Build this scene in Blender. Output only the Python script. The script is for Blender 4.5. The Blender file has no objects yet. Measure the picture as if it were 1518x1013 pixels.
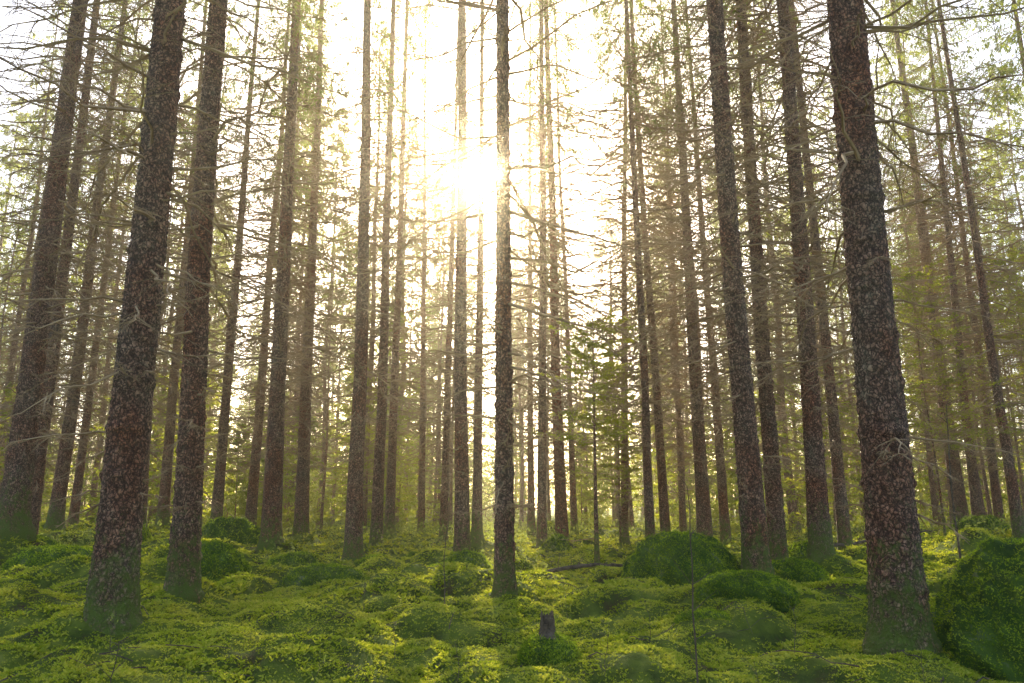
import bpy, math, numpy as np, bmesh
from mathutils import Vector
rng=np.random.default_rng(11)
scene=bpy.context.scene
scene.view_settings.view_transform='Standard'; scene.view_settings.look='None'; scene.view_settings.exposure=0

# ---------------- noise helpers ----------------
def h2(ix,iy,seed):
    n=(ix.astype(np.int64)*374761393+iy.astype(np.int64)*668265263+seed*1274126177)&0xffffffff
    n=((n^(n>>13))*1274126177)&0xffffffff
    n=(n^(n>>16))
    return (n&0xffffff)/float(0xffffff)
def vn(x,y,seed=0,px=None):
    ix=np.floor(x);iy=np.floor(y);fx=x-ix;fy=y-iy
    fx=fx*fx*(3-2*fx);fy=fy*fy*(3-2*fy)
    ix1=ix+1
    if px: ix=np.mod(ix,px);ix1=np.mod(ix1,px)
    a=h2(ix,iy,seed);b=h2(ix1,iy,seed);c=h2(ix,iy+1,seed);d=h2(ix1,iy+1,seed)
    return (a*(1-fx)+b*fx)*(1-fy)+(c*(1-fx)+d*fx)*fy
def fbm(x,y,seed=0,o=4):
    s=0;a=.5
    for i in range(o):
        s=s+a*vn(x*2**i,y*2**i,seed+i*7);a*=.5
    return s
def worley(x,y,seed,px):
    ix=np.floor(x);iy=np.floor(y)
    f1=np.full(x.shape,9.);f2=np.full(x.shape,9.);idv=np.zeros(x.shape)
    for dx in(-1,0,1):
        for dy in(-1,0,1):
            cx=ix+dx;cy=iy+dy;mx=np.mod(cx,px)
            qx=cx+h2(mx,cy,seed);qy=cy+h2(mx,cy,seed+5)
            d=np.hypot(x-qx,y-qy)
            idn=h2(mx,cy,seed+9)
            m=d<f1
            f2=np.where(m,f1,np.minimum(f2,d));idv=np.where(m,idn,idv);f1=np.where(m,d,f1)
    return f1,f2,idv

# ---------------- mesh helpers ----------------
def build(name,parts,mats):
    V=[];L=[];S=[];M=[];SM=[];off=0
    for v,f,mi,sm in parts:
        v=np.asarray(v,dtype=np.float32).reshape(-1,3)
        f=np.asarray(f,dtype=np.int32)
        if len(f)==0: continue
        V.append(v);L.append((f+off).ravel());S.append(np.full(len(f),f.shape[1],np.int32))
        M.append(np.full(len(f),mi,np.int32));SM.append(np.full(len(f),sm,bool));off+=len(v)
    V=np.concatenate(V);L=np.concatenate(L);S=np.concatenate(S);M=np.concatenate(M);SM=np.concatenate(SM)
    me=bpy.data.meshes.new(name)
    me.vertices.add(len(V));me.vertices.foreach_set('co',V.ravel())
    me.loops.add(len(L));me.loops.foreach_set('vertex_index',L)
    me.polygons.add(len(S))
    st=np.concatenate([[0],np.cumsum(S)[:-1]]).astype(np.int32)
    me.polygons.foreach_set('loop_start',st);me.polygons.foreach_set('loop_total',S)
    me.polygons.foreach_set('material_index',M);me.polygons.foreach_set('use_smooth',SM)
    me.update(calc_edges=True)
    for m in mats: me.materials.append(m)
    return me
def xform(parts,loc,a,sx,sz):
    c,s=math.cos(a),math.sin(a);out=[]
    for v,f,mi,sm in parts:
        v=np.asarray(v);w=np.stack([(v[:,0]*c-v[:,1]*s)*sx+loc[0],(v[:,0]*s+v[:,1]*c)*sx+loc[1],v[:,2]*sz+loc[2]],-1)
        out.append((w,f,mi,sm))
    return out
def obj(name,me,loc=(0,0,0),parent=None,rot=(0,0,0),scale=(1,1,1)):
    o=bpy.data.objects.new(name,me);scene.collection.objects.link(o)
    o.location=loc;o.rotation_euler=rot;o.scale=scale
    if parent: o.parent=parent
    return o
def nrm(a): return a/np.maximum(np.linalg.norm(a,axis=-1,keepdims=True),1e-9)
def tubes(P,R,sides=3):
    N,n,_=P.shape
    T=nrm(np.gradient(P,axis=1))
    ref=np.array([.13,.21,.97])
    U=nrm(np.cross(T,ref));W=np.cross(T,U)
    a=np.arange(sides)*2*math.pi/sides
    V=P[:,:,None,:]+R[:,:,None,None]*(np.cos(a)[None,None,:,None]*U[:,:,None,:]+np.sin(a)[None,None,:,None]*W[:,:,None,:])
    idx=np.arange(N*n*sides).reshape(N,n,sides)
    A=idx[:,:-1,:];B=idx[:,1:,:]
    F=np.stack([A,np.roll(A,-1,2),np.roll(B,-1,2),B],-1).reshape(-1,4)
    return V.reshape(-1,3),F
def leaves(C,D,ln,wd,rg):
    D=nrm(D);S=nrm(np.cross(D,nrm(rg.normal(size=D.shape))))
    a=C;b=C+D*(ln*.45)[:,None]+S*(wd*.5)[:,None];c=C+D*ln[:,None];d=C+D*(ln*.45)[:,None]-S*(wd*.5)[:,None]
    V=np.stack([a,b,c,d],1).reshape(-1,3)
    return V,np.arange(len(V)).reshape(-1,4)

# ---------------- materials ----------------
def newmat(name):
    m=bpy.data.materials.new(name);m.use_nodes=True
    nt=m.node_tree;nt.nodes.clear();return m,nt,nt.nodes,nt.links
def ramp(N,pts):
    r=N.new('ShaderNodeValToRGB');e=r.color_ramp.elements
    while len(e)>1:e.remove(e[-1])
    e[0].position=pts[0][0];e[0].color=(*pts[0][1],1)
    for p,c in pts[1:]:
        k=e.new(p);k.color=(*c,1)
    return r
def noise(N,L,co,scale,det=4,rough=.6):
    n=N.new('ShaderNodeTexNoise');n.inputs['Scale'].default_value=scale;n.inputs['Detail'].default_value=det
    n.inputs['Roughness'].default_value=rough
    L.new(co,n.inputs['Vector']);return n
def mix(N,L,f,a,b,mode='MIX'):
    m=N.new('ShaderNodeMix');m.data_type='RGBA';m.blend_type=mode
    for s,v in((m.inputs[0],f),(m.inputs[6],a),(m.inputs[7],b)):
        if hasattr(v,'is_linked') or hasattr(v,'links'): L.new(v,s)
        elif isinstance(v,(int,float)): s.default_value=v
        else: s.default_value=(*v,1)
    return m.outputs[2]
def leafmat(name,ramp_pts,trans_mul,trans_fac,scale,det=3):
    m,nt,N,L=newmat(name)
    tc=N.new('ShaderNodeTexCoord');n=noise(N,L,tc.outputs['Object'],scale,det)
    geo=N.new('ShaderNodeNewGeometry')
    oi=N.new('ShaderNodeObjectInfo')
    ad=N.new('ShaderNodeMath');ad.operation='MULTIPLY_ADD';ad.inputs[1].default_value=.28
    L.new(geo.outputs['Random Per Island'],ad.inputs[0]);L.new(n.outputs['Fac'],ad.inputs[2])
    ad2=N.new('ShaderNodeMath');ad2.operation='MULTIPLY_ADD';ad2.inputs[1].default_value=.16
    L.new(oi.outputs['Random'],ad2.inputs[0]);L.new(ad.outputs[0],ad2.inputs[2])
    r=ramp(N,ramp_pts);L.new(ad2.outputs[0],r.inputs[0])
    d=N.new('ShaderNodeBsdfDiffuse')
    L.new(r.outputs[0],d.inputs['Color'])
    t=N.new('ShaderNodeBsdfTranslucent');c=mix(N,L,1.0,r.outputs[0],trans_mul,'MULTIPLY');L.new(c,t.inputs['Color'])
    x=N.new('ShaderNodeMixShader');x.inputs[0].default_value=trans_fac
    L.new(d.outputs[0],x.inputs[1]);L.new(t.outputs[0],x.inputs[2])
    o=N.new('ShaderNodeOutputMaterial');L.new(x.outputs[0],o.inputs[0]);return m
NEEDLE=leafmat('spruce_needles',[(.35,(.055,.095,.022)),(.6,(.12,.175,.035)),(.9,(.22,.265,.05))],(2.0,1.8,.8),.5,.8)
YOUNG=leafmat('young_spruce_needles',[(.35,(.12,.17,.03)),(.6,(.23,.29,.04)),(.9,(.38,.40,.07))],(2.0,1.75,.8),.55,.8)
MOSS=leafmat('moss_fronds',[(.36,(.05,.075,.012)),(.5,(.16,.22,.02)),(.68,(.36,.42,.035)),(.92,(.58,.56,.10))],(1.45,1.4,.6),.42,2.8,7)
BMOSS=leafmat('boulder_moss_fronds',[(.34,(.04,.065,.010)),(.55,(.14,.23,.022)),(.9,(.42,.50,.05))],(1.45,1.45,.6),.38,4.5,7)
SHRUB=leafmat('blueberry_leaves',[(.3,(.16,.20,.06)),(.8,(.32,.36,.10))],(1.4,1.4,.8),.5,2.)

def barkmat(name,tint,mossh=.35,lich=.36):
    m,nt,N,L=newmat(name)
    tc=N.new('ShaderNodeTexCoord')
    oi=N.new('ShaderNodeObjectInfo')
    va=N.new('ShaderNodeVectorMath');va.operation='ADD'
    sc=N.new('ShaderNodeVectorMath');sc.operation='SCALE';sc.inputs[0].default_value=(31,17,53)
    L.new(oi.outputs['Random'],sc.inputs['Scale']);L.new(tc.outputs['Object'],va.inputs[0]);L.new(sc.outputs[0],va.inputs[1])
    mp=N.new('ShaderNodeMapping');mp.inputs['Scale'].default_value=(1,1,.75);L.new(va.outputs[0],mp.inputs[0])
    v=N.new('ShaderNodeTexVoronoi');v.feature='DISTANCE_TO_EDGE';v.inputs['Scale'].default_value=34
    nz=noise(N,L,mp.outputs[0],16,4);wv=N.new('ShaderNodeVectorMath');wv.operation='MULTIPLY_ADD';wv.inputs[1].default_value=(.10,.10,.10)
    L.new(nz.outputs['Color'],wv.inputs[0]);L.new(mp.outputs[0],wv.inputs[2]);L.new(wv.outputs[0],v.inputs['Vector'])
    cr=ramp(N,[(0.02,(0,0,0)),(.24,(1,1,1))]);L.new(v.outputs['Distance'],cr.inputs[0])
    n1=noise(N,L,mp.outputs[0],24,6,.78);n2=noise(N,L,mp.outputs[0],1.6,5)
    a=tuple(.18*t for t in tint);b=tuple(.9*t for t in tint);c=tuple(min(.78,1.8*t) for t in tint)
    r=ramp(N,[(.36,a),(.5,b),(.66,c)]);L.new(n1.outputs['Fac'],r.inputs[0])
    dark=mix(N,L,cr.outputs[0],tuple(.16*t for t in tint),r.outputs[0])
    n3=noise(N,L,mp.outputs[0],10,6,.85);lr=ramp(N,[(.53,(0,0,0)),(.64,(1,1,1))]);L.new(n3.outputs['Fac'],lr.inputs[0])
    mu=N.new('ShaderNodeMath');mu.operation='MULTIPLY';mu.inputs[1].default_value=lich;L.new(lr.outputs[0],mu.inputs[0])
    mu2=N.new('ShaderNodeMath');mu2.operation='MULTIPLY';L.new(mu.outputs[0],mu2.inputs[0]);L.new(n2.outputs['Fac'],mu2.inputs[1])
    li=mix(N,L,mu2.outputs[0],dark,(.52,.58,.40))
    lr2=ramp(N,[(.35,(1.25,.68,.46)),(.5,(1.18,.88,.74)),(.65,(1.14,1.04,.93))]);L.new(n2.outputs['Fac'],lr2.inputs[0])
    li=mix(N,L,1.0,li,lr2.outputs[0],'MULTIPLY')
    sx=N.new('ShaderNodeSeparateXYZ');L.new(tc.outputs['Object'],sx.inputs[0])
    ma=N.new('ShaderNodeMath');ma.operation='MULTIPLY_ADD';ma.inputs[1].default_value=4.2*mossh
    L.new(n3.outputs['Fac'],ma.inputs[0]);
    ng=N.new('ShaderNodeMath');ng.operation='MULTIPLY';ng.inputs[1].default_value=-.42;L.new(sx.outputs[2],ng.inputs[0]);L.new(ng.outputs[0],ma.inputs[2])
    mr=ramp(N,[(1.25*mossh,(0,0,0)),(2.1*mossh,(1,1,1))]);L.new(ma.outputs[0],mr.inputs[0])
    col=mix(N,L,mr.outputs[0],li,(.20,.27,.03))
    d=N.new('ShaderNodeBsdfPrincipled');d.inputs['Roughness'].default_value=.7;d.inputs['Specular IOR Level'].default_value=.4
    L.new(col,d.inputs['Base Color'])
    bm=N.new('ShaderNodeBump');bm.inputs['Strength'].default_value=1.;bm.inputs['Distance'].default_value=.025
    hs=N.new('ShaderNodeMath');hs.operation='MULTIPLY_ADD';hs.inputs[1].default_value=2.;L.new(n1.outputs['Fac'],hs.inputs[0]);L.new(cr.outputs[0],hs.inputs[2])
    L.new(hs.outputs[0],bm.inputs['Height']);L.new(bm.outputs[0],d.inputs['Normal'])
    o=N.new('ShaderNodeOutputMaterial');L.new(d.outputs[0],o.inputs[0]);return m
BARK=barkmat('spruce_bark',(.53,.345,.25))
BARKR=barkmat('pine_bark',(.55,.25,.14),.2,.2)
def simple(name,pts,scale,rough=.9,bump=.5,bs=30,bd=.03):
    m,nt,N,L=newmat(name);tc=N.new('ShaderNodeTexCoord');n=noise(N,L,tc.outputs['Object'],scale,4,.65)
    r=ramp(N,pts);L.new(n.outputs['Fac'],r.inputs[0])
    d=N.new('ShaderNodeBsdfPrincipled');d.inputs['Roughness'].default_value=rough;d.inputs['Specular IOR Level'].default_value=.2
    L.new(r.outputs[0],d.inputs['Base Color'])
    if bump:
        n2=noise(N,L,tc.outputs['Object'],bs,6,.7);b=N.new('ShaderNodeBump');b.inputs['Strength'].default_value=bump;b.inputs['Distance'].default_value=bd
        L.new(n2.outputs['Fac'],b.inputs['Height']);L.new(b.outputs[0],d.inputs['Normal'])
    o=N.new('ShaderNodeOutputMaterial');L.new(d.outputs[0],o.inputs[0]);return m
TWIG=simple('dead_twig',[(.35,(.30,.18,.09)),(.65,(.56,.37,.20))],3,.7,0)
GROUND=simple('forest_floor_moss',[(.32,(.11,.08,.03)),(.42,(.10,.14,.02)),(.58,(.23,.29,.03)),(.75,(.44,.44,.07))],2.8,.95,1.,45,.06)
ROCKM=simple('mossy_rock',[(.3,(.05,.09,.015)),(.6,(.13,.21,.025)),(.75,(.26,.27,.15))],5,.95,1.,40,.05)
WOOD=simple('rotten_wood',[(.3,(.07,.05,.035)),(.7,(.26,.19,.13))],14,.9,.8,50)

# ---------------- terrain ----------------
NEAR=[(-2.97,6.0,.29,-.018),(-3.32,8.1,.255,-.026),(-4.86,16.,.36,-.015),(-2.99,15.,.31,-.017),(-.884,14.1,.27,-.012),
(-.074,8.1,.175,-.006),(2.76,9.0,.255,-.007),(4.24,12.7,.25,.006),(4.47,11.5,.27,.009),(2.68,5.6,.315,.019),(-7.6,12.,.36,0.),
(6.3,15.,.23,-.01),(12.7,22.3,.40,-.01)]
MID=[(-9.15,15,.27),(-11.,19,.32),(-12.8,23,.26),(-8.5,18,.27),(-9.3,21,.28),(-7.5,20,.27),(-7.3,22,.3),(-5.6,21,.36),(-2.96,17.3,.26),(-3.1,20,.24),
(-2.86,25,.22),(-1.65,19,.19),(-.73,16.5,.2),(.53,22,.2),(.64,17,.21),(1.14,18,.27),(1.9,24,.2),(2.83,20,.2),(2.8,16,.19),(3.5,18,.22),(4.76,22,.18),
(4.27,17.5,.32),(5.4,20,.24),(11.8,20,.25),(13.6,22,.24),(10.9,17,.22)]
MOUNDS=[(-7.8,12,.9,.45),(-2.3,11.5,.8,.18),(-2.0,10.0,.6,.16),(2.35,7.6,.55,.15),(-3.4,7.3,.6,.12),(-1.3,13,.5,.2),(4.2,8.6,.9,.2),(3.6,11,.8,.2),
(-6.5,16,1.6,.35),(-10,20,2.5,.5),(7.5,13,1.5,.4),(10,18,2,.5),(-5,9.5,1.0,.25),(-4.3,11,.8,.2),(6.0,9.5,1.0,.3),(-2.1,5.7,.7,.13),(0.25,5.35,.3,.10),
(-1.5,6.6,.35,.14),(1.4,6.4,.4,.12),(1.0,8.6,.4,.14),(-1.4,8.8,.4,.16),(-4.6,7.6,.6,.22),(3.3,7.0,.4,.18),(-2.4,4.6,.45,.10),(-.9,7.4,.3,.12),(.9,5.2,.3,.08),(2.0,4.9,.35,.12)]
def ground_h(x,y):
    r=np.hypot(x,y)
    z=(fbm(x*.22+9,y*.22,3,3)-.45)*.35*np.clip((r-4)/14,0.1,1.6)
    z=z+(fbm(x*1.7,y*1.7,5,2)-.37)*.30+(np.sqrt(np.clip(fbm(x*4,y*4,8,2),.02,1))-.6)*.18+(vn(x*16,y*16,9)-.5)*.028
    hum=np.clip(vn(x*.8,y*.8,21)-.6,0,1)*.6*np.clip((r-7)/8,0,1)
    hum2=np.sqrt(np.clip(vn(x*1.5+7,y*1.5,22)-.60,0,1))*.30*np.clip((r-4)/3,0,1)
    z=z+hum+hum2
    for mx,my,mr,mh in MOUNDS:
        z=z+mh*np.exp(-(((x-mx)**2+(y-my)**2)/mr**2))
    for t in NEAR+MID:
        z=z+.13*np.exp(-(((x-t[0])**2+(y-t[1])**2)/(.38+t[2]*.5)**2))
    return z
def gh(x,y): return float(ground_h(np.array([float(x)]),np.array([float(y)]))[0])
ys=np.concatenate([np.linspace(-60,0.5,40),1.*np.exp(np.linspace(0,math.log(600),680))])
ys=np.unique(ys)
us=np.linspace(-1,1,640);us=np.sign(us)*np.abs(us)**1.6
YY,UU=np.meshgrid(ys,us,indexing='ij')
XX=UU*(np.abs(YY)*1.6+14)
ZZ=ground_h(XX,YY)
ny,nx=XX.shape
idx=np.arange(ny*nx).reshape(ny,nx)
F=np.stack([idx[:-1,:-1],idx[:-1,1:],idx[1:,1:],idx[1:,:-1]],-1).reshape(-1,4)
obj('forest_floor',build('forest_floor',[(np.stack([XX,YY,ZZ],-1).reshape(-1,3),F,0,True)],[GROUND]))

def fronds(P,size,rg,blades=3):
    n=len(P);P=np.repeat(P,blades,0);s=np.repeat(size,blades)*rg.uniform(.6,1.3,n*blades)
    a=rg.uniform(0,2*math.pi,n*blades);up=rg.uniform(.25,1.1,n*blades)
    D=np.stack([np.cos(a),np.sin(a),up],-1)
    return leaves(P,D,s,s*.42,rg)
parts=[]
for y0,y1,dens,sz in((1.6,4.5,3800,.017),(4.5,8,1900,.024),(8,14,560,.039),(14,26,120,.07),(26,45,20,.12)):
    w=lambda y:.78*y+.8
    A=(w(y0)+w(y1))*(y1-y0);n=int(A*dens)
    y=rng.uniform(y0,y1,n*2);x=rng.uniform(-1,1,n*2)*w(y1)
    k=np.abs(x)<w(y);x=x[k];y=y[k]
    k=fbm(x*2.6,y*2.6,33,3)+rng.uniform(-.15,.15,len(x))>.28;x=x[k];y=y[k]
    P=np.stack([x,y,ground_h(x,y)-.003],-1)
    v,f=fronds(P,np.full(len(P),sz)*(.4+1.3*vn(x*5,y*5,44)),rng)
    parts.append((v,f,0,False))
obj('moss_carpet',build('moss_carpet',parts,[MOSS]))

# ---------------- boulders ----------------
def boulder(x,y,rx,ry,rz,seed,n_fr=5000,fs=.025,sink=.25):
    bm=bmesh.new();bmesh.ops.create_icosphere(bm,subdivisions=6,radius=1)
    V=np.array([v.co[:] for v in bm.verts]);Fc=np.array([[v.index for v in f.verts] for f in bm.faces]);bm.free()
    d=1+.38*(fbm(V[:,0]*1.3+seed,V[:,1]*1.3+V[:,2]*.9,seed,3)-.45)+.26*(fbm(V[:,0]*4+V[:,2]*3,V[:,1]*4-V[:,2]*4,seed+3,3)-.45)
    d=d+.17*(np.sqrt(fbm(V[:,0]*10+V[:,2]*8,V[:,1]*10-V[:,2]*8,seed+5,2))-.6)
    V=V*d[:,None]*np.array([rx,ry,rz])
    rg=np.random.default_rng(seed)
    up=np.where(V[:,2]>-.2*rz)[0];pk=rg.choice(up,n_fr)
    P=V[pk]+rg.normal(size=(n_fr,3))*.008
    nn=nrm(V[pk]/np.array([rx,ry,rz])**2)
    P=np.repeat(P,2,0);nn=np.repeat(nn,2,0)
    D=nn*.5+rg.normal(size=P.shape)*.7
    s=fs*rg.uniform(.5,1.4,len(P))
    lv,lf=leaves(P,D,s,s*.4,rg)
    me=build('mossy_boulder',[(V,Fc,0,True),(lv,lf,1,False)],[ROCKM,BMOSS])
    obj('mossy_boulder',me,(x,y,gh(x,y)-sink*rz+0.0))
for b in [(1.98,9.3,.70,.55,.64,1,17000,.021),(3.9,5.6,1.0,.9,.94,2,42000,.016),(2.2,7.5,.45,.3,.24,3,6000,.021),(-2.45,14.2,.42,.35,.36,4,2500,.035),
(-2.0,12.8,.33,.3,.28,5,2000,.035),(-1.75,14.5,.35,.3,.3,6,1500,.04),(-6.3,17.5,.95,.7,.85,7,3500,.05),(-8.2,17,.5,.5,.6,8,2000,.05),
(-7.9,12.6,.8,.6,.55,9,5000,.035),(11.2,19,.7,.6,.7,10,2500,.05),(.9,16.2,.3,.3,.4,11,1500,.04),(-2.35,10.2,.6,.4,.36,12,6000,.025),
(6.3,9.8,.8,.6,.5,13,7000,.03),(-4.2,10.9,.6,.45,.38,14,5000,.03),(5.2,13.9,.5,.4,.36,15,2500,.04),(.24,5.35,.20,.2,.14,16,4500,.015),(-6.0,10.6,.7,.5,.42,17,6000,.03),
(-1.0,11.2,.3,.25,.2,18,2500,.03),(-.7,11.9,.35,.3,.26,19,2500,.03),(1.6,6.6,.25,.2,.10,20,3000,.018),(-3.6,13.2,.45,.35,.34,21,2500,.035),(3.5,9.9,.4,.3,.26,22,3000,.03)]:
    boulder(*b)

# ---------------- branches ----------------
def branch_set(rg,z0,z1,step,nb,Lf,slope,curve,K=11,K2=3,droop=.25,rbase=1.,leafy=False,lw=(.11,.028),per=(5,3),trunk_r=.12,jit=.45):
    zs=[];z=z0
    while z<z1:
        zs+= [z+rg.normal()*.05 for _ in range(rg.integers(nb[0],nb[1]+1))];z+=step*rg.uniform(.6,1.4)
    zs=np.array(zs);N=len(zs);az=rg.uniform(0,2*math.pi,N)
    L=Lf(zs)*rg.uniform(.4,1.15,N)
    a=rg.uniform(*slope,N);b=rg.uniform(*curve,N);c=rg.normal(size=N)*.15
    n=7;t=np.linspace(0,1,n)[None,:]
    rad=np.stack([np.cos(az),np.sin(az),0*az],-1);lat=np.stack([-np.sin(az),np.cos(az),0*az],-1)
    wob=rg.normal(size=(N,n,3))*.02*L[:,None,None];wob[:,0]=0
    P=rad[:,None,:]*(L[:,None]*t+trunk_r*.6)[...,None]+lat[:,None,:]*(L[:,None]*c[:,None]*t**2)[...,None]
    P=P+wob;P[:,:,2]+=zs[:,None]+L[:,None]*(a[:,None]*t+b[:,None]*t**2)
    R=rbase*((.0035+.0055*L[:,None])*(1-t)+.0018)
    wood=[tubes(P,R,4)]
    tk=rg.uniform(.15,1,(N,K));fi=tk*(n-1);i0=np.minimum(fi.astype(int),n-2);fr=(fi-i0)[...,None]
    ar=np.arange(N)[:,None];B=P[ar,i0]*(1-fr)+P[ar,i0+1]*fr;T=nrm(P[ar,i0+1]-P[ar,i0])
    sg=np.where(rg.random((N,K))<.5,-1,1)[...,None]
    D=nrm(T*rg.uniform(.3,1.,(N,K,1))+sg*lat[:,None,:]*rg.uniform(.4,1.,(N,K,1))+rg.normal(size=(N,K,3))*.15+np.array([0,0,-droop]))
    l=(L[:,None]*rg.uniform(.12,.42,(N,K))*(1.15-.75*tk))
    B=B.reshape(-1,3);D=D.reshape(-1,3);l=l.ravel()
    t3=np.linspace(0,1,3)[None,:,None]
    TP=B[:,None,:]+D[:,None,:]*l[:,None,None]*t3+np.array([0,0,-1])*(l*droop*rg.uniform(-.2,1.2,len(l)))[:,None,None]*t3**2
    TR=np.repeat((.003*rbase*(1-np.linspace(0,1,3))+.0012*rbase)[None],len(l),0)
    wood.append(tubes(TP,TR,3))
    M=len(l);lv=[];P2=None
    if K2:
        q=rg.integers(1,3,(M,K2))
        B2=TP[np.arange(M)[:,None],q].reshape(-1,3)
        D2=nrm(np.repeat(D,K2,0)*.7+rg.normal(size=(M*K2,3))*.55+np.array([0,0,-droop*.6]));l2=np.repeat(l,K2)*rg.uniform(.2,.6,M*K2)
        P2=B2[:,None,:]+D2[:,None,:]*l2[:,None,None]*np.linspace(0,1,2)[None,:,None]
        if not leafy: wood.append(tubes(P2,np.repeat(np.array([[.0022,.001]])*rbase,M*K2,0),3))
    if leafy:
        def along(PP,m,j):
            Nn,k,_=PP.shape;u=rg.uniform(0,1,(Nn,m))*(k-1);i=np.minimum(u.astype(int),k-2);f=(u-i)[...,None];ar=np.arange(Nn)[:,None]
            C=PP[ar,i]*(1-f)+PP[ar,i+1]*f;Dd=nrm(PP[ar,i+1]-PP[ar,i])+rg.normal(size=C.shape)*j
            C=C.reshape(-1,3);Dd=Dd.reshape(-1,3);s=rg.uniform(.6,1.3,len(C))
            return leaves(C,Dd,lw[0]*s,lw[1]*s,rg)
        lv=[along(TP,per[0],jit),along(P,8,.5)]
        if K2: lv.append(along(P2,per[1],jit))
    return wood,lv
def dead(rg,z0,z1,Lm,step=.3,nb=(3,6),K=11,K2=3,rbase=1.):
    return branch_set(rg,z0,z1,step,nb,lambda z:Lm*np.clip(.3+(z-z0)/4.,.3,1),(-.5,.2),(-.3,.35),K=K,K2=K2,rbase=rbase)[0]
def crown(rg,z0,z1,Lm,step=.36,nb=(3,5),per=(9,3),lw=(.085,.016),slope=(-.45,.0),K=10,K2=2):
    H=z1-z0
    return branch_set(rg,z0,z1,step,nb,lambda z:.25+(Lm-.25)*np.clip((z1-z)/H,0,1)**.7*np.clip(.55+(z-z0)/H*3,0,1),slope,(-.1,.3),K=K,K2=K2,droop=.9,leafy=True,per=per,lw=lw,jit=.3)
def trunk_verts(d,H,sides,zl,seed,plates,flare=.36,bend=.03):
    z=np.array(zl);r=d/2*(1-.9*z/H)
    th=np.arange(sides)/sides
    TH,Z=np.meshgrid(th,z);Rr=np.repeat(r[:,None],sides,1)
    lobes=1+.5*np.sin(TH*2*math.pi*4+seed)*.6+.6*(vn(TH*7,Z*0,seed,7)-.5)
    Rr=Rr*(1+flare*np.exp(-np.maximum(Z,0)/.13)*lobes+.24*np.exp(-np.maximum(Z,0)/.7))
    Rr=Rr*(1+.05*(vn(TH*4,Z*1.3,seed+2,4)-.5)+.05*(vn(TH*6,Z*5,seed+3,6)-.5))
    if plates:
        kx=max(8,int(math.pi*d/.03));f1,f2,iv=worley(TH*kx+1.2*(vn(TH*kx*2,Z/.02,seed+8,kx*2)-.5),Z/.036+.9*vn(TH*24,Z*19,seed+1,24),seed,kx)
        Rr=Rr+.012*np.clip((f2-f1)*2.2,0,1)*(.1+1.1*iv)+.006*vn(TH*kx*3,Z/.012,seed+4,kx*3)
        wh=np.exp(-((np.mod(Z+.04*seed,.36)-.18)/.03)**2)*(vn(TH*9,Z*2.7,seed+6,9)>.62)
        Rr=Rr+.018*wh
    bx=bend*(vn(z*.25,z*0,seed)-vn(z*0,z*0,seed))*np.clip(z/3,0,1)*2;by=bend*(vn(z*.25,z*0+5,seed)-.5)*np.clip(z/3,0,1)*2
    V=np.stack([Rr*np.cos(TH*2*math.pi)+bx[:,None],Rr*np.sin(TH*2*math.pi)+by[:,None],Z],-1)
    n,m=TH.shape;i=np.arange(n*m).reshape(n,m)
    A=i[:-1];B=i[1:]
    F=np.stack([A,np.roll(A,-1,1),np.roll(B,-1,1),B],-1).reshape(-1,4)
    return V.reshape(-1,3),F
dead_me=[];crown_me=[];small_crown=[]
for k in range(5):
    rg=np.random.default_rng(100+k)
    w=dead(rg,1.5+.2*k,11,2.1+.15*k,step=.23,rbase=1.1,K2=2)
    dead_me.append(build('dead_branches',[(v,f,0,False) for v,f in w],[TWIG]))
for k in range(4):
    rg=np.random.default_rng(200+k)
    w,l=crown(rg,9.8,21.5,2.1)
    crown_me.append(build('crown',[(v,f,0,False) for v,f in w]+[(v,f,1,False) for v,f in l],[TWIG,NEEDLE]))
for k in range(2):
    rg=np.random.default_rng(220+k)
    w,l=crown(rg,12.5,21.3,1.6,step=.45,K=8)
    small_crown.append(build('crown',[(v,f,0,False) for v,f in w]+[(v,f,1,False) for v,f in l],[TWIG,NEEDLE]))
sparse=[]
for k in range(3):
    rg=np.random.default_rng(150+k)
    w=dead(rg,1.0,10,1.7+.2*k,step=.27,nb=(2,5),K=10,K2=2,rbase=1.1)
    sparse.append(build('dead_branches',[(v,f,0,False) for v,f in w],[TWIG]))
def tree(x,y,d,lean,seed,close,H=22.,dm=None,cm=None,crown_on=True,name='spruce_tree',bark=None,bend=.03):
    z=gh(x,y)-.06
    e=bpy.data.objects.new(name,None);scene.collection.objects.link(e);e.location=(x,y,z)
    e.rotation_euler=(0,lean,0)
    if close:
        dz=.014 if y<7 else .02
        zl=list(np.arange(-.15,7.,dz))+list(np.linspace(7.1,H,50));sides=120 if y<7 else 84
    else:
        zl=list(np.concatenate([np.linspace(-.15,.6,10),np.linspace(.8,H,70)]));sides=20
    v,f=trunk_verts(d,H,sides,zl,seed,close,bend=bend)
    obj('trunk',build('trunk',[(v,f,0,True)],[bark or BARK]),parent=e)
    rz=seed*1.7
    obj('dead_branches',dm,parent=e,rot=(0,0,rz))
    if crown_on: obj('crown',cm,parent=e,rot=(0,0,rz*2))
    return e
for i,(x,y,d,le) in enumerate(NEAR):
    tree(x,y,d,le,i+3,y<13.5,H=21.+(i*37%5)*.6,dm=sparse[i%3] if y<9.5 or i in(3,4) else dead_me[i%5],cm=small_crown[i%2] if y<11 or i==4 else crown_me[i%4],bend=0 if i==5 else .03)
for i,(x,y,d) in enumerate(MID):
    red=(abs(x-1.14)<.01);open_=x in(.53,-1.65)
    tree(x,y,d,rng.normal()*.014,i+40,False,H=20+rng.uniform(-1,2.5),dm=sparse[i%3] if -3<x<0 else dead_me[i%5],cm=small_crown[i%2] if i%4==0 else crown_me[i%4],crown_on=not open_,
         name='pine_tree' if red else 'spruce_tree',bark=BARKR if red else None)

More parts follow.
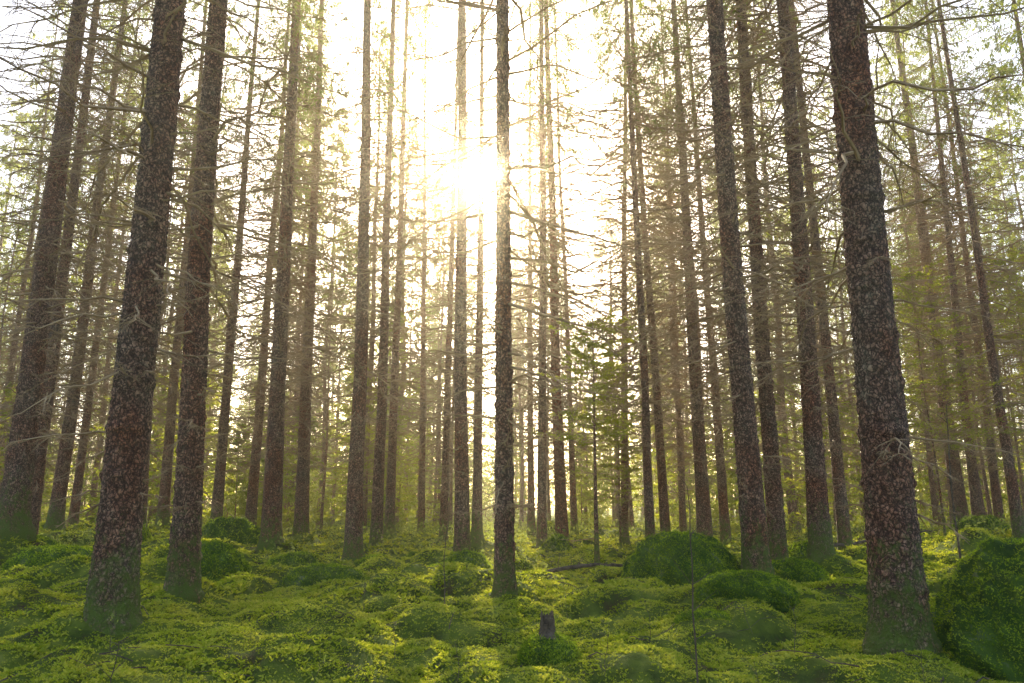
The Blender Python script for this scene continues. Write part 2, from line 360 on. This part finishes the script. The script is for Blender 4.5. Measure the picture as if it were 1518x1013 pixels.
# distant forest merged
full=[];lod=[];pole=[]
for k in range(4):
    rg=np.random.default_rng(300+k)
    v,f=trunk_verts(.25,22,10,list(np.linspace(-.3,22,24)),k+9,False,bend=.1)
    p=[(v,f,0,True)]
    p+=[(v,f,1,False) for v,f in dead(rg,1.4,10.,2.0,step=.29,nb=(3,5),K=9,K2=0,rbase=1.4)]
    w,l=crown(rg,9.6+k*.7,21.8,2.0,K=8,K2=2,per=(6,2),lw=(.14,.028))
    p+=[(v,f,1,False) for v,f in w[:1]]+[(v,f,2,False) for v,f in l]
    full.append(p)
    v,f=trunk_verts(.25,22,8,list(np.linspace(-.3,22,12)),k+9,False,bend=.1)
    p=[(v,f,0,True)]
    p+=[(v,f,1,False) for v,f in dead(rg,1.6,10.,2.0,step=.38,nb=(3,4),K=6,K2=0,rbase=2.0)]
    w,l=crown(rg,9.6+k*.7,21.8,2.1,step=.42,K=6,K2=1,per=(5,2),lw=(.25,.052))
    p+=[(v,f,1,False) for v,f in w[:1]]+[(v,f,2,False) for v,f in l]
    lod.append(p)
    v,f=trunk_verts(.14,15,8,list(np.linspace(-.3,15,12)),k+19,False,bend=.14)
    pole.append([(v,f,0,True)]+[(v,f,1,False) for v,f in dead(rg,1.2,14.,1.0,step=.4,nb=(2,4),K=5,K2=0,rbase=1.5)])
placed=[(t[0],t[1]) for t in NEAR+MID];cnt=0;merged=[]
for _ in range(6000):
    if cnt>=200:break
    y=rng.uniform(17,78);w=.72*y+7;x=rng.uniform(-w,w)
    if y<24 and abs(x)<.68*y+.5 : continue
    u=x+.029*y
    if (-1.5<u<1.5 and 21<y<50) or abs(u)<.8: continue
    if .07*y<x<.145*y and rng.random()<.75: continue
    if min((x-a)**2+(y-b)**2 for a,b in placed)<(1.7+y*.012)**2: continue
    placed.append((x,y));cnt+=1
    s=rng.uniform(.8,1.12);sw=s*rng.uniform(.75,1.3)
    if -3.4<u<3.2 and y<50: sw=.6
    merged+=xform((full if y<34 else lod)[rng.integers(4)],(x,y,gh(x,y)-.05),rng.uniform(0,6.28),sw,s)
cnt=0
for _ in range(4000):
    if cnt>=75:break
    y=rng.uniform(21,48);w=.70*y;x=rng.uniform(-w,w);u=x+.029*y
    if abs(u)<.5 or min((x-a)**2+(y-b)**2 for a,b in placed)<.9: continue
    placed.append((x,y));cnt+=1
    merged+=xform(pole[rng.integers(4)],(x,y,gh(x,y)-.05),rng.uniform(0,6.28),rng.uniform(.7,1.3),rng.uniform(.7,1.15))
obj('distant_spruce_forest',build('distant_spruce_forest',merged,[BARK,TWIG,NEEDLE]))
yl=[]
for k in range(3):
    rg=np.random.default_rng(400+k);H=4.5+k*1.5
    v,f=trunk_verts(.08,H,6,list(np.linspace(-.1,H,8)),k+2,False,bend=.05)
    w,l=branch_set(rg,.4,H-.1,.25,(4,6),lambda z:.15+(1.35+.15*k)*(np.clip(1-z/H,0,1))**.8,(-.25,.25),(-.15,.25),K=7,K2=0,droop=.2,leafy=True,lw=(.17,.045),per=(5,2),trunk_r=.03)
    yl.append([(v,f,0,True)]+[(v,f,2,False) for v,f in l])
merged=[]
for i in range(250):
    if i<120: y=rng.uniform(25,60);s=rng.uniform(.5,1.4)
    else: y=rng.uniform(60,88);s=rng.uniform(1.3,2.2)
    w=.72*y+5;x=rng.uniform(-w,w)
    merged+=xform(yl[rng.integers(3)],(x,y,gh(x,y)-.05),rng.uniform(0,6.28),s,s)
obj('young_spruce_thicket',build('young_spruce_thicket',merged,[BARK,TWIG,YOUNG]))
def ysp(x,y,H,clear,seed,L=.8,d=.05):
    rg=np.random.default_rng(seed)
    v,f=trunk_verts(d,H,10,list(np.linspace(-.1,H,24)),seed,False,flare=.2,bend=.05)
    w,l=branch_set(rg,clear,H-.05,.16,(4,6),lambda z:.12+L*(np.clip(1-(z-clear*.6)/H,0,1))**.8,(-.05,.3),(-.15,.15),K=18,K2=0,droop=.06,leafy=True,lw=(.05,.013),per=(12,0),trunk_r=.03,jit=.6)
    w2,_=branch_set(rg,.4,clear,.25,(1,3),lambda z:.5+0*z,(-.3,.2),(-.1,.2),K=4,K2=1,trunk_r=.03)
    obj('young_spruce',build('young_spruce',[(v,f,0,True)]+[(v,f,1,False) for v,f in w+w2]+[(v,f,2,False) for v,f in l],[BARK,TWIG,YOUNG]),(x,y,gh(x,y)))
ysp(1.28,12.,4.0,1.9,501,1.0,.07)
ysp(2.6,19,5.5,1.2,502,1.4);ysp(9.3,17,6.2,2.0,503,1.6);ysp(-4.1,22,5,1.,504,1.4);ysp(7.9,19,4.5,1.2,505,1.4);ysp(12.2,18,7,2.5,506,1.8)

# ---------------- stump, logs, sticks ----------------
def resample(pts,n,rg,j):
    pts=np.array(pts,float);t=np.linspace(0,len(pts)-1,n);i=np.minimum(t.astype(int),len(pts)-2);f=(t-i)[:,None]
    p=pts[i]*(1-f)+pts[i+1]*f;return p+rg.normal(size=p.shape)*j
def log(name,pts,r0,r1,n=24,j=.01,twigs=14,sides=10,tl=.3):
    rg=np.random.default_rng(int(abs(pts[0][0])*100)+n)
    p=resample(pts,n,rg,j);R=np.linspace(r0,r1,n);R[0]*=.5;R[-1]*=.4
    parts=[(*tubes(p[None],R[None],sides),0,True)]
    k=rg.integers(2,n,twigs);D=nrm(rg.normal(size=(twigs,3))+np.array([0,0,.4]));l=rg.uniform(.3,1,twigs)*tl
    q=p[k][:,None,:]+D[:,None,:]*l[:,None,None]*np.linspace(0,1,4)[None,:,None]+rg.normal(size=(twigs,4,3))*.01
    parts.append((*tubes(q,np.repeat(np.array([[.006,.004,.003,.001]]),twigs,0)*(r0/.03)**.5,4),0,False))
    obj(name,build(name,parts,[WOOD]))
log('fallen_log',[(.1,11.6,gh(.1,11.6)+.05),(1.2,11.9,gh(1.2,11.9)+.05),(2.3,12.6,gh(2.3,12.6)+.07)],.035,.018,twigs=20)
log('fallen_log',[(5.0,14.6,gh(5,14.6)+.1),(8.2,15.4,gh(8.2,15.4)+.35)],.04,.015,twigs=16,tl=.5)
rg=np.random.default_rng(9)
sx,sy=.235,5.35;th=np.arange(28)/28*2*math.pi
zz=np.linspace(-.1,1,16);top=.07+.07*vn(np.arange(28)*.55,np.zeros(28),3)+.06*rg.random(28)
V=[]
for zt in zz:
    r=.04+.04*np.exp(-max(zt,0)*5)+.008*np.sin(th*5)+rg.normal(size=28)*.002
    V.append(np.stack([r*np.cos(th),r*np.sin(th),top*zt],-1))
for q in(.8,.5,.1):
    V.append(np.stack([.04*q*np.cos(th),.04*q*np.sin(th),top*.75*q+rg.random(28)*.01],-1))
V=np.array(V);n,m=V.shape[:2];i=np.arange(n*m).reshape(n,m);A=i[:-1];B=i[1:]
Fq=np.stack([A,np.roll(A,-1,1),np.roll(B,-1,1),B],-1).reshape(-1,4)
obj('tree_stump',build('tree_stump',[(V.reshape(-1,3),Fq,0,False)],[WOOD]),(sx,sy,gh(sx,sy)+.09))
parts=[]
n=300;y=3.5+rng.random(n)**1.3*18;x=rng.uniform(-1,1,n)*(.75*y);a=rng.uniform(0,6.28,n);l=rng.uniform(.1,.55,n)*(.4+y/12)
P=np.stack([np.stack([x+np.cos(a)*l*(t-.5)+rng.normal(size=n)*.006,y+np.sin(a)*l*(t-.5)],-1) for t in np.linspace(0,1,5)],1)
Z=ground_h(P[...,0],P[...,1])+.01+rng.random((n,5))*.015
P=np.concatenate([P,Z[...,None]],-1)
parts.append((*tubes(P,rng.uniform(.002,.006,n)[:,None]*np.linspace(1,.5,5)[None],4),0,False))
obj('fallen_twigs',build('fallen_twigs',parts,[WOOD]))
def sprig(x,y,H,r,tw,name='bare_sapling',leaf=0):
    z=gh(x,y);rg=np.random.default_rng(int((x+20)*1000))
    p=resample([(x,y,z-.02),(x+rg.normal()*.02,y,z+H*.5),(x+rg.normal()*.03,y,z+H)],10,rg,.003)
    parts=[(*tubes(p[None],np.linspace(r,r*.35,10)[None],6),0,True)]
    k=rg.integers(2,10,tw);aa=rg.uniform(0,6.28,tw);D=np.stack([np.cos(aa),np.sin(aa),rg.uniform(.2,1.2,tw)],-1);l=rg.uniform(.3,1,tw)*min(.22,H*.4)
    q=p[k][:,None,:]+D[:,None,:]*l[:,None,None]*np.linspace(0,1,4)[None,:,None]+rg.normal(size=(tw,4,3))*.003
    parts.append((*tubes(q,np.repeat(np.array([[.6,.45,.3,.2]])*r*.7,tw,0),4),0,False))
    if leaf:
        C=q[:,1:].reshape(-1,3);C=np.repeat(C,leaf,0);s=rg.uniform(.012,.022,len(C))
        parts.append((*leaves(C,rg.normal(size=C.shape)+np.array([0,0,.3]),s,s*.6,rg),1,False))
    obj(name,build(name,parts,[WOOD,SHRUB]))
sprig(.93,4.15,1.15,.006,10);sprig(-.57,6.9,.75,.005,8);sprig(-1.9,3.9,.35,.004,7);sprig(5.8,10.3,2.2,.015,12)
for (x,y,H) in [(1.28,3.95,.3),(1.32,4.3,.28),(-1.05,4.2,.3),(-.3,4.6,.22),(.55,4.9,.25),(2.05,4.1,.33),(-2.5,5.1,.28),(.1,3.9,.2),(1.8,5.2,.3),(-.8,5.6,.25),(1.1,6.5,.3),(-1.4,7.5,.3),(.5,7.3,.28)]:
    sprig(x,y,H,.0022,9,'blueberry_shrub',1)
n=5200;y=rng.uniform(14,60,n);x=rng.uniform(-1,1,n)*(.72*y+2)
k=fbm(x*.35,y*.35,77,3)>.42;x=x[k];y=y[k];n=len(x)
z=ground_h(x,y);C=np.repeat(np.stack([x,y,z],-1),14,0)+rng.normal(size=(n*14,3))*np.array([.22,.22,.0])
C[:,2]+=rng.uniform(0,.4,len(C));s=rng.uniform(.05,.11,len(C))
obj('undergrowth',build('undergrowth',[(*leaves(C,rng.normal(size=C.shape)+np.array([0,0,.5]),s,s*.5,rng),0,False)],[SHRUB]))

# ---------------- mist ----------------
m,nt,N,L=newmat('mist')
def scat(col,den,g):
    s=N.new('ShaderNodeVolumeScatter');s.inputs['Color'].default_value=(*col,1);s.inputs['Density'].default_value=den;s.inputs['Anisotropy'].default_value=g;return s
s1=scat((1,.90,.66),.0018,.68);s2=scat((1,.91,.70),.0014,.87);s3=scat((1,.95,.82),.0008,.965)
a_=N.new('ShaderNodeAddShader');L.new(s1.outputs[0],a_.inputs[0]);L.new(s2.outputs[0],a_.inputs[1])
b_=N.new('ShaderNodeAddShader');L.new(a_.outputs[0],b_.inputs[0]);L.new(s3.outputs[0],b_.inputs[1])
o=N.new('ShaderNodeOutputMaterial');L.new(b_.outputs[0],o.inputs['Volume'])
bx=np.array([[x,y,z] for x in(-70,70) for y in(-12,90) for z in(-3,22)],float)
Fb=np.array([[0,1,3,2],[4,6,7,5],[0,4,5,1],[2,3,7,6],[0,2,6,4],[1,5,7,3]])
obj('morning_mist',build('morning_mist',[(bx,Fb,0,False)],[m]))

# ---------------- light, sky, camera ----------------
D=Vector((-.029,.931,.422)).normalized()
sun=bpy.data.lights.new('sun','SUN');sun.energy=15;sun.angle=math.radians(.53);sun.color=(1,.87,.60)
so=bpy.data.objects.new('sun',sun);scene.collection.objects.link(so);so.rotation_euler=D.to_track_quat('Z','Y').to_euler();so.location=(0,0,30)
w=bpy.data.worlds.new('World');scene.world=w;w.use_nodes=True
N=w.node_tree.nodes;L=w.node_tree.links
sk=N.new('ShaderNodeTexSky');sk.sky_type='NISHITA';sk.sun_disc=False
sk.sun_elevation=math.asin(D.z);sk.sun_rotation=math.atan2(D.x,D.y);sk.air_density=1.0;sk.dust_density=3.;sk.ozone_density=1.
tc=N.new('ShaderNodeTexCoord');dp=N.new('ShaderNodeVectorMath');dp.operation='DOT_PRODUCT';dp.inputs[1].default_value=D
nn=N.new('ShaderNodeVectorMath');nn.operation='NORMALIZE';L.new(tc.outputs['Generated'],nn.inputs[0]);L.new(nn.outputs[0],dp.inputs[0])
mx0=N.new('ShaderNodeMath');mx0.operation='MAXIMUM';mx0.inputs[1].default_value=0;L.new(dp.outputs['Value'],mx0.inputs[0])
def powr(p,a):
    q=N.new('ShaderNodeMath');q.operation='POWER';q.inputs[1].default_value=p;L.new(mx0.outputs[0],q.inputs[0])
    r=N.new('ShaderNodeMath');r.operation='MULTIPLY';r.inputs[1].default_value=a;L.new(q.outputs[0],r.inputs[0]);return r
a1=powr(5000,400);a2=powr(120,3)
ad=N.new('ShaderNodeMath');ad.operation='ADD';L.new(a1.outputs[0],ad.inputs[0]);L.new(a2.outputs[0],ad.inputs[1])
cs=N.new('ShaderNodeVectorMath');cs.operation='SCALE';cs.inputs[0].default_value=(1,.93,.78);L.new(ad.outputs[0],cs.inputs['Scale'])
av=N.new('ShaderNodeVectorMath');av.operation='ADD';L.new(sk.outputs[0],av.inputs[0]);L.new(cs.outputs[0],av.inputs[1])
L.new(av.outputs[0],N['Background'].inputs[0]);N['Background'].inputs[1].default_value=.36
cam=bpy.data.cameras.new('camera');cam.lens=27;cam.sensor_width=36;cam.clip_end=2000;cam.clip_start=.05
co=bpy.data.objects.new('camera',cam);scene.collection.objects.link(co);co.location=(0,0,1.0);co.rotation_euler=(math.radians(90+12.3),0,0)
scene.camera=co
